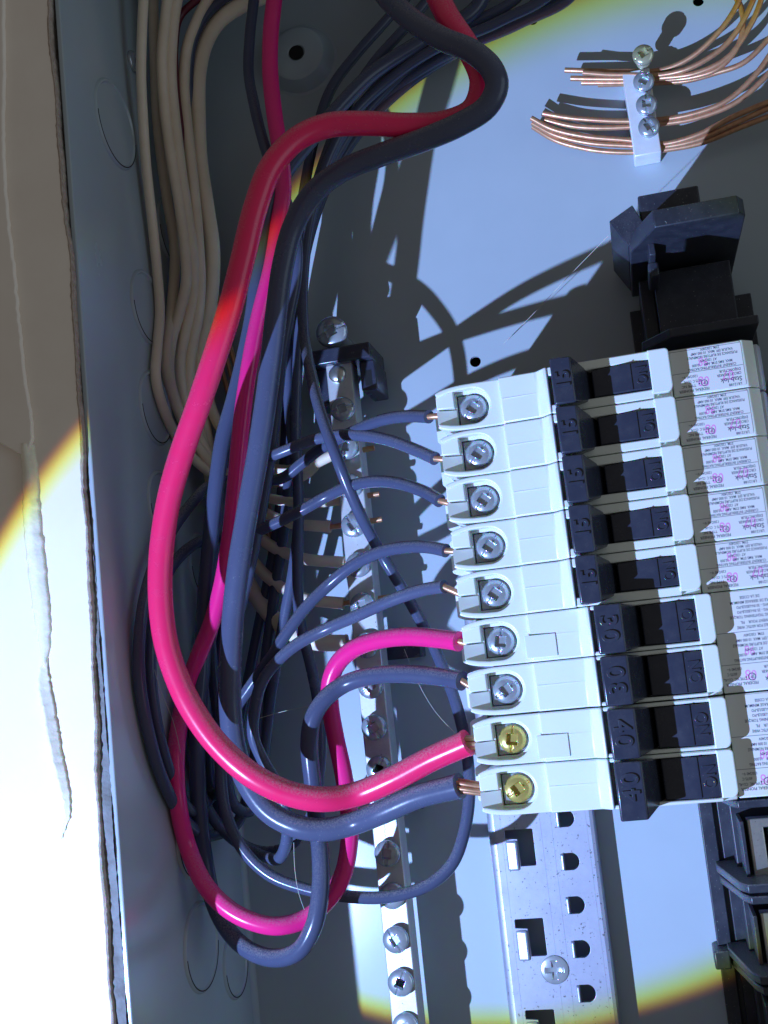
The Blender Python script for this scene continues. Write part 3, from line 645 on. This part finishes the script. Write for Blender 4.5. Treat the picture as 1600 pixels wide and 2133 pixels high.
GC = 'bare copper wires at the ground block'
cu = [
 ('upper bare copper wire ending furthest left at the ground block', [(1177, 146, 6), (1240, 148, 6.5), (1305, 148, 6.5), (1375, 146, 7), (1435, 122, 9), (1490, 75, 12), (1530, 20, 14), (1560, -50, 15)]),
 ('upper bare copper wire with a short stub just right of the longest', [(1214, 151, 8), (1270, 155, 7.5), (1310, 155, 7.5), (1375, 156, 8), (1440, 140, 10), (1510, 95, 12), (1550, 40, 14), (1590, -50, 15)]),
 ('second row upper bare copper wire at the ground block', [(1189, 163, 5), (1250, 164, 5.5), (1310, 164, 6), (1375, 162, 7), (1450, 152, 9), (1515, 120, 11), (1565, 50, 13), (1600, -40, 15)]),
 ('lowest of the upper bare copper wires at the ground block', [(1212, 172, 4), (1260, 172, 4.5), (1312, 171, 5), (1380, 166, 6), (1445, 160, 8), (1500, 140, 10), (1540, 90, 12), (1545, 20, 13), (1500, -50, 14)]),
 ('shortest upper bare copper stub at the ground block', [(1247, 176, 3), (1280, 175, 4), (1312, 174, 4.4), (1375, 172, 5), (1430, 168, 6), (1490, 152, 8), (1550, 130, 10), (1610, 70, 12), (1660, 0, 13)]),
 ('topmost of the lower bare copper wires at the ground block', [(1131, 236, 7), (1185, 245, 7), (1245, 250, 7), (1310, 252, 7), (1375, 249, 7.5), (1440, 238, 9), (1510, 212, 11), (1570, 160, 13), (1620, 90, 14)]),
 ('second of the lower bare copper wires at the ground block', [(1135, 249, 6), (1190, 262, 5.8), (1245, 266, 5.8), (1312, 264, 6), (1375, 258, 6.6), (1450, 246, 8), (1530, 215, 10), (1590, 165, 12), (1650, 90, 13)]),
 ('middle lower bare copper wire that bends up at its tip', [(1107, 246, 7), (1150, 268, 6.5), (1220, 284, 6), (1312, 292, 6), (1375, 300, 6), (1450, 282, 8), (1530, 242, 10), (1620, 205, 11), (1700, 180, 12)]),
 ('lower bare copper wire just above the lowest one', [(1109, 256, 5), (1155, 280, 5), (1225, 297, 5), (1312, 303, 5), (1375, 306, 5.4), (1450, 292, 7), (1535, 255, 9), (1620, 218, 10), (1700, 200, 11)]),
 ('lowest bare copper wire sagging below the ground block', [(1110, 264, 4), (1160, 293, 4), (1235, 312, 4), (1312, 317, 4.2), (1375, 313, 4.6), (1460, 298, 6), (1545, 264, 8), (1625, 235, 9), (1700, 220, 10)]),
]
for lb, pt in cu: wire('copper_wire', lb, 'copper wire', GC, pt, 0.86, 'copper', seg=10, rough=0.02)

# ---------------------------------------------------------------- insulated wires
# the heavy pair to the 40 amp breaker
wire('red_cable', 'thick red cable bowing out in front of all other wires', 'cable', None,
     [(895, -60, 60), (930, 30, 66), (978, 105, 68), (1003, 170, 67), (985, 228, 66), (925, 256, 67), (850, 261, 70), (760, 257, 73), (680, 262, 76), (615, 292, 79), (565, 348, 81), (533, 430, 82), (508, 530, 83), (480, 640, 83), (450, 735, 83), (415, 840, 82), (380, 940, 80), (352, 1040, 78), (337, 1140, 76), (334, 1240, 75), (345, 1335, 74), (370, 1415, 73), (405, 1485, 72), (455, 1553, 71), (525, 1615, 70), (600, 1652, 68), (670, 1665, 66), (740, 1655, 62), (820, 1622, 57), (900, 1580, 52), (974, 1547, 48)],
     3.2, 'red_insulation', bare_end=lug(7), lift=True, top0=True, seg=28, strands=7, bare_r=0.62)
wire('black_cable', 'thick black cable running beside the red one and looping at the top', 'cable', None,
     [(780, -50, 58), (850, 35, 66), (920, 80, 71), (985, 108, 74), (1025, 145, 75), (1035, 180, 75), (1015, 222, 74), (960, 258, 73), (880, 292, 71), (795, 322, 69), (715, 355, 67), (655, 400, 65), (612, 470, 63), (590, 550, 62), (577, 640, 61), (566, 740, 60), (552, 850, 60), (535, 960, 60), (515, 1070, 60), (497, 1180, 60), (485, 1290, 59), (480, 1390, 59), (480, 1480, 58), (490, 1560, 58), (515, 1630, 58), (560, 1690, 58), (620, 1722, 58), (680, 1728, 57), (740, 1714, 55), (800, 1690, 53), (870, 1660, 50), (958, 1637, 47)],
     3.05, 'dull_black_insulation', bare_end=lug(8), lift=True, top0=True, seg=28, strands=7, bare_r=0.62)
# the pair to the 30 amp breaker
wire('magenta_wire', 'magenta wire making a large loop at the lower left', 'wire', None,
     [(574, -40, 42), (564, 70, 42), (563, 150, 42), (572, 240, 42), (586, 330, 42), (590, 400, 43), (580, 470, 44), (565, 560, 46), (540, 660, 48), (520, 760, 50), (508, 840, 50), (499, 920, 50), (488, 1040, 50), (478, 1130, 48), (462, 1220, 46), (440, 1300, 45), (412, 1370, 44), (388, 1440, 44), (372, 1520, 44), (366, 1600, 45), (372, 1680, 47), (390, 1760, 49), (425, 1840, 51), (475, 1893, 52), (530, 1921, 52), (580, 1929, 51), (635, 1914, 48), (685, 1872, 46), (715, 1820, 45), (728, 1750, 44), (727, 1690, 43), (715, 1610, 42), (700, 1540, 42), (688, 1470, 43), (688, 1420, 45), (705, 1380, 47), (740, 1350, 49), (790, 1333, 49), (850, 1326, 48), (910, 1330, 47), (956, 1336, 46.5)],
     2.45, 'magenta_insulation', bare_end=lug(5), lift=True, top0=True, seg=24)
wire('black_wire', 'stout black wire hanging lowest, looping up to the lower 30 pole', 'wire', None,
     [(1000, 5, 15), (880, 85, 18), (780, 150, 22), (700, 230, 28), (640, 300, 34), (590, 365, 40), (563, 420, 43), (548, 490, 44), (537, 570, 44), (528, 650, 44), (510, 740, 44), (488, 830, 44), (466, 910, 44), (452, 1000, 44), (443, 1080, 43), (435, 1160, 42), (428, 1240, 42), (424, 1320, 42), (420, 1400, 42), (413, 1480, 42), (411, 1560, 42), (412, 1640, 41), (418, 1720, 39), (428, 1800, 37), (445, 1880, 38), (475, 1938, 42), (520, 1980, 47), (575, 1996, 51), (625, 1978, 54), (655, 1925, 55), (667, 1860, 54), (668, 1790, 52), (660, 1710, 50), (650, 1620, 50), (644, 1550, 51), (652, 1497, 52), (678, 1455, 52), (718, 1425, 51), (770, 1409, 50), (830, 1404, 49), (900, 1408, 47), (962, 1418, 46.5)],
     2.4, 'black_insulation', bare_end=lug(6), lift=True, top0=True, seg=22)

BG = 'thin black wires behind the heavy cables'
R14 = 1.68
wire('black_wire', 'thin black wire into the topmost breaker', 'wire', BG,
     [(1120, 0, 10), (960, 75, 10), (840, 155, 11), (740, 262, 12), (680, 370, 13), (640, 500, 14), (622, 650, 15), (612, 800, 15), (605, 950, 15), (592, 1100, 15), (570, 1250, 15), (550, 1400, 16), (535, 1540, 18), (520, 1640, 20), (490, 1720, 22), (445, 1740, 26), (415, 1735, 36), (372, 1690, 48), (330, 1600, 60), (304, 1500, 67), (291, 1420, 69.5), (290, 1340, 69.5), (299, 1260, 67), (320, 1180, 62), (355, 1110, 52), (400, 1048, 40), (440, 1010, 28), (485, 1000, 27), (540, 1005, 27), (590, 995, 28), (625, 968, 30), (665, 937, 33), (710, 912, 36), (755, 890, 39), (800, 874, 42), (850, 867, 44), (893, 868, 46)],
     R14, 'black_insulation', bare_end=lug(0), lift=True, top0=True)
wire('black_wire', 'thin black wire into the second breaker from the top', 'wire', BG,
     [(905, -30, 14), (850, 50, 14), (780, 130, 14), (725, 215, 15), (672, 345, 17), (632, 500, 18), (608, 640, 19), (599, 760, 20), (605, 880, 20), (618, 980, 21), (622, 1080, 21), (612, 1180, 20), (590, 1300, 18), (565, 1450, 17), (545, 1600, 18), (520, 1690, 22), (490, 1680, 26), (468, 1600, 30), (455, 1500, 32), (442, 1380, 32), (436, 1250, 32), (445, 1150, 32), (460, 1060, 32), (490, 995, 33), (530, 962, 35), (575, 946, 38), (615, 930, 39), (660, 914, 39), (715, 906, 40), (770, 909, 41), (820, 920, 43), (865, 937, 45), (906, 955, 46)],
     R14, 'dull_black_insulation', bare_end=lug(1), lift=True, top0=True)
wire('black_wire', 'thin black wire into the third breaker from the top', 'wire', BG,
     [(1180, -30, 8), (1110, 22, 8), (980, 92, 8), (850, 175, 9), (745, 280, 10), (676, 400, 10), (634, 540, 11), (613, 700, 12), (598, 850, 12), (590, 1000, 12), (570, 1150, 12), (540, 1300, 13), (510, 1450, 14), (480, 1580, 17), (440, 1660, 22), (400, 1690, 32), (362, 1630, 46), (336, 1550, 57), (320, 1470, 62.5), (313, 1390, 64), (317, 1310, 63), (332, 1240, 57), (358, 1180, 48), (392, 1143, 41), (430, 1124, 33), (480, 1118, 34), (535, 1106, 36), (580, 1087, 38), (630, 1062, 40), (685, 1032, 41), (735, 1011, 42), (785, 1003, 43), (835, 1008, 44), (885, 1025, 45), (916, 1043, 46)],
     R14, 'black_insulation', bare_end=lug(2), lift=True, top0=True)
wire('black_wire', 'thin black wire into the fourth breaker from the top', 'wire', BG,
     [(860, -30, 12), (815, 30, 13), (745, 110, 14), (690, 185, 15), (655, 290, 16), (628, 430, 16), (605, 600, 17), (588, 780, 17), (562, 930, 17), (524, 1080, 17), (480, 1250, 17), (450, 1400, 18), (432, 1560, 22), (440, 1650, 27), (458, 1650, 32), (460, 1590, 36), (470, 1530, 38), (492, 1475, 41), (522, 1430, 43), (560, 1375, 45), (600, 1315, 46), (640, 1262, 46), (685, 1218, 46), (735, 1178, 46), (790, 1151, 46), (845, 1140, 46), (895, 1140, 46), (929, 1147, 46)],
     R14, 'black_insulation', bare_end=lug(3), lift=True, top0=True)
wire('black_wire', 'thin black wire into the lowest 15 amp breaker', 'wire', BG,
     [(1090, -20, 12), (960, 60, 12), (830, 140, 14), (730, 250, 16), (665, 380, 18), (626, 500, 20), (598, 650, 22), (572, 800, 22), (535, 950, 22), (490, 1100, 22), (450, 1250, 24), (415, 1400, 26), (404, 1500, 26), (408, 1600, 26), (430, 1680, 26), (465, 1730, 26), (510, 1765, 28), (556, 1786, 32), (582, 1788, 38), (598, 1745, 44), (595, 1690, 46), (574, 1630, 46), (550, 1588, 46), (528, 1535, 46), (530, 1480, 47), (546, 1420, 48), (580, 1375, 48), (625, 1338, 48), (680, 1310, 48), (740, 1284, 48), (800, 1257, 48), (850, 1238, 47), (890, 1227, 46.5), (925, 1222, 46.5)],
     R14, 'dull_black_insulation', bare_end=lug(4), lift=True, top0=True)
wire('black_wire', 'thin black wire crossing the neutral bar slantwise and looping below the breakers', 'wire', BG,
     [(532, -40, 34), (521, 70, 34), (518, 150, 34), (530, 220, 36), (550, 300, 38), (574, 370, 40), (600, 430, 42), (619, 510, 43), (617, 580, 43), (604, 650, 42), (588, 740, 40), (576, 850, 36), (562, 960, 36), (538, 1100, 36), (505, 1250, 36), (474, 1370, 36), (463, 1480, 38), (460, 1600, 40), (470, 1690, 42), (503, 1765, 42), (560, 1822, 42), (640, 1853, 42), (720, 1867, 42), (790, 1870, 41), (850, 1860, 40), (905, 1836, 39), (945, 1795, 38), (968, 1730, 37), (978, 1650, 36), (973, 1570, 34), (957, 1490, 33), (930, 1410, 32), (893, 1325, 31), (845, 1238, 31), (795, 1155, 33), (745, 1060, 44), (700, 950, 50), (668, 860, 48), (648, 780, 42), (634, 700, 33), (630, 620, 29), (634, 540, 27), (648, 450, 25), (680, 340, 22), (730, 245, 20), (800, 175, 18), (900, 105, 17), (1040, 45, 16), (1160, -30, 16)],
     R14, 'black_insulation', top0=True, top1=True)
wire('black_wire', 'thin black wire dropping straight behind the loops to the left of the neutral bar', 'wire', BG,
     [(1030, -30, 12), (920, 70, 13), (800, 165, 14), (720, 270, 16), (668, 380, 18), (640, 500, 20), (628, 640, 22), (620, 760, 22), (616, 900, 22), (622, 1050, 24), (620, 1200, 24), (626, 1300, 25), (646, 1380, 26), (662, 1460, 27), (668, 1540, 28), (664, 1620, 30), (648, 1700, 30), (615, 1752, 28), (560, 1775, 24), (500, 1755, 20), (460, 1690, 18), (440, 1600, 18), (430, 1450, 16), (448, 1250, 14), (496, 1050, 14), (545, 880, 14), (582, 740, 14), (612, 600, 13), (655, 440, 11), (715, 310, 10), (800, 205, 10), (930, 115, 10), (1080, 50, 10), (1200, -20, 10)],
     R14, 'dull_black_insulation', top0=True, top1=True)

WG_ = 'white wires along the side of the box'
whites = [
 ('outermost white wire, closest to the box side wall', [(300, -40, 45), (296, 60, 45), (294, 150, 44), (298, 250, 42), (305, 350, 40), (316, 450, 38), (327, 560, 36), (333, 650, 34), (328, 720, 32), (325, 790, 30), (342, 855, 27), (378, 925, 24), (425, 975, 20), (490, 1015, 16.3), (570, 1040, 15.7), (650, 1048, 16.5), (708, 1042, 16.5)], 1.55, 'bar'),
 ('white wire meeting the neutral bar, fourth up from the lowest', [(352, -40, 38), (345, 40, 38), (338, 120, 38), (343, 220, 36), (356, 320, 34), (373, 420, 32), (386, 520, 30), (388, 590, 29), (374, 650, 28), (357, 710, 27), (352, 780, 26), (370, 850, 24), (405, 920, 21), (460, 990, 18), (530, 1055, 15.5), (600, 1088, 15.6), (688, 1098, 16.5)], 1.75, 'bar'),
 ('white wire meeting the neutral bar, third up from the lowest', [(375, -40, 36), (362, 40, 36), (356, 140, 36), (363, 240, 34), (375, 340, 32), (389, 440, 30), (402, 540, 28), (402, 620, 26), (386, 690, 25), (375, 750, 24), (381, 820, 22), (405, 890, 20), (440, 960, 17), (490, 1050, 14.3), (548, 1125, 14), (625, 1162, 16.4), (718, 1172, 16.5)], 1.8, 'bar'),
 ('white wire meeting the neutral bar, second up from the lowest', [(450, -40, 30), (412, 40, 30), (390, 100, 30), (383, 170, 30), (389, 260, 29), (399, 350, 28), (407, 430, 27), (414, 520, 26), (417, 590, 25), (412, 660, 24), (400, 720, 22), (394, 780, 21), (402, 850, 19), (426, 930, 17), (456, 1020, 14), (496, 1115, 12.5), (550, 1195, 14.1), (630, 1245, 16.5), (716, 1257, 16.5)], 1.8, 'bar'),
 ('stoutest white wire, lowest of those reaching the neutral bar', [(560, -20, 25), (500, 12, 25), (455, 45, 25), (428, 90, 25), (414, 150, 25), (412, 240, 24), (417, 340, 23), (430, 430, 22), (442, 520, 20), (440, 600, 19), (427, 680, 18), (414, 750, 17), (416, 840, 15), (432, 940, 13), (455, 1050, 11), (488, 1150, 11.2), (535, 1245, 12.7), (595, 1310, 14.9), (650, 1336, 16.5), (722, 1340, 16.5)], 2.55, 'bar'),
 ('white wire rising to the upper end of the neutral bar', [(490, -40, 22), (435, 50, 22), (407, 130, 22), (400, 230, 22), (414, 330, 21), (422, 440, 20), (434, 540, 19), (442, 640, 18), (432, 740, 17), (440, 850, 15), (490, 930, 13.3), (560, 975, 14.4), (630, 975, 16.5), (692, 948, 16.5)], 1.7, 'bar'),
 ('white wire tucked against the box corner behind the others', [(318, -40, 30), (322, 100, 30), (328, 250, 28), (346, 400, 25), (364, 520, 22), (358, 640, 20), (346, 760, 20), (375, 860, 18), (430, 945, 15), (500, 1005, 12.6), (570, 1005, 12.7), (640, 985, 14.5), (700, 900, 14.5), (715, 875, 14.5)], 1.7, None),
]
for lb, pt, r, e in whites:
    q = P(*pt[-1]); be = Vector((NB[0] + 7.6, q.y + 0.3, 16.5)) if e else None
    wire('white_wire', lb, 'wire', WG_, pt, r, 'white_insulation', bare_end=be, top0=True, bare_r=0.85)
wire('maroon_wire', 'dark maroon wire between the white wires at the top left', 'wire', None, [(470, -40, 31), (410, 0, 31), (375, 35, 31), (364, 95, 32), (366, 180, 32), (375, 260, 31), (386, 350, 27), (394, 450, 22), (400, 560, 16), (405, 700, 10), (408, 800, 6)], 1.2, 'maroon_insulation', top0=True)
wire('black_wire', 'short black wire arching between white wires at the top left', 'wire', None, [(540, -40, 28), (470, -5, 28), (425, 38, 29), (402, 90, 29), (394, 150, 28), (396, 230, 25), (404, 330, 19), (410, 440, 13), (415, 560, 8), (420, 680, 5)], 1.5, 'black_insulation', top0=True)
cuL = [('bare copper wire slanting down behind the red cable', [(404, 420, 12), (438, 560, 10), (468, 680, 10), (495, 780, 9), (520, 900, 9), (548, 1020, 9), (570, 1090, 9), (582, 1138, 9)]),
       ('bare copper wire beside the slanting one, slightly shorter', [(398, 440, 9), (428, 570, 8), (456, 690, 8), (484, 790, 7), (512, 910, 7), (540, 1025, 7), (562, 1095, 7), (572, 1140, 7)]),
       ('bare copper wire whose cut tip shows between white wires', [(390, 460, 7), (420, 590, 6), (446, 710, 6), (476, 820, 5), (508, 940, 5), (538, 1050, 5), (558, 1120, 5), (566, 1172, 5)])]
for lb, pt in cuL: wire('copper_wire', lb, 'copper wire', 'bare copper wires at the left', pt, 0.86, 'copper', seg=10)

# ---------------------------------------------------------------- cobweb threads
webs = [('cobweb thread from a black loop to the wire beside it', [(537, 1497, 46), (590, 1482, 46), (642, 1471, 50)]),
        ('cobweb thread hanging below the thick black cable', [(612, 1755, 56), (614, 1810, 55), (622, 1860, 54), (634, 1895, 53)]),
        ('cobweb thread from the neutral bar to the red cable end', [(842, 1352, 48), (870, 1420, 46), (905, 1480, 48), (950, 1530, 52)]),
        ('cobweb thread from the black moulding towards the breakers', [(1268, 490, 45), (1190, 570, 30), (1100, 665, 15), (1050, 715, 2)]),
        ('cobweb thread between the red cable and the box side', [(322, 1395, 66), (335, 1440, 64), (360, 1500, 60), (383, 1600, 50)])]
for lb, pt in webs: wire('cobweb_thread', lb, 'cobweb', 'cobweb threads', pt, 0.07, 'cobweb', seg=5, step=3)
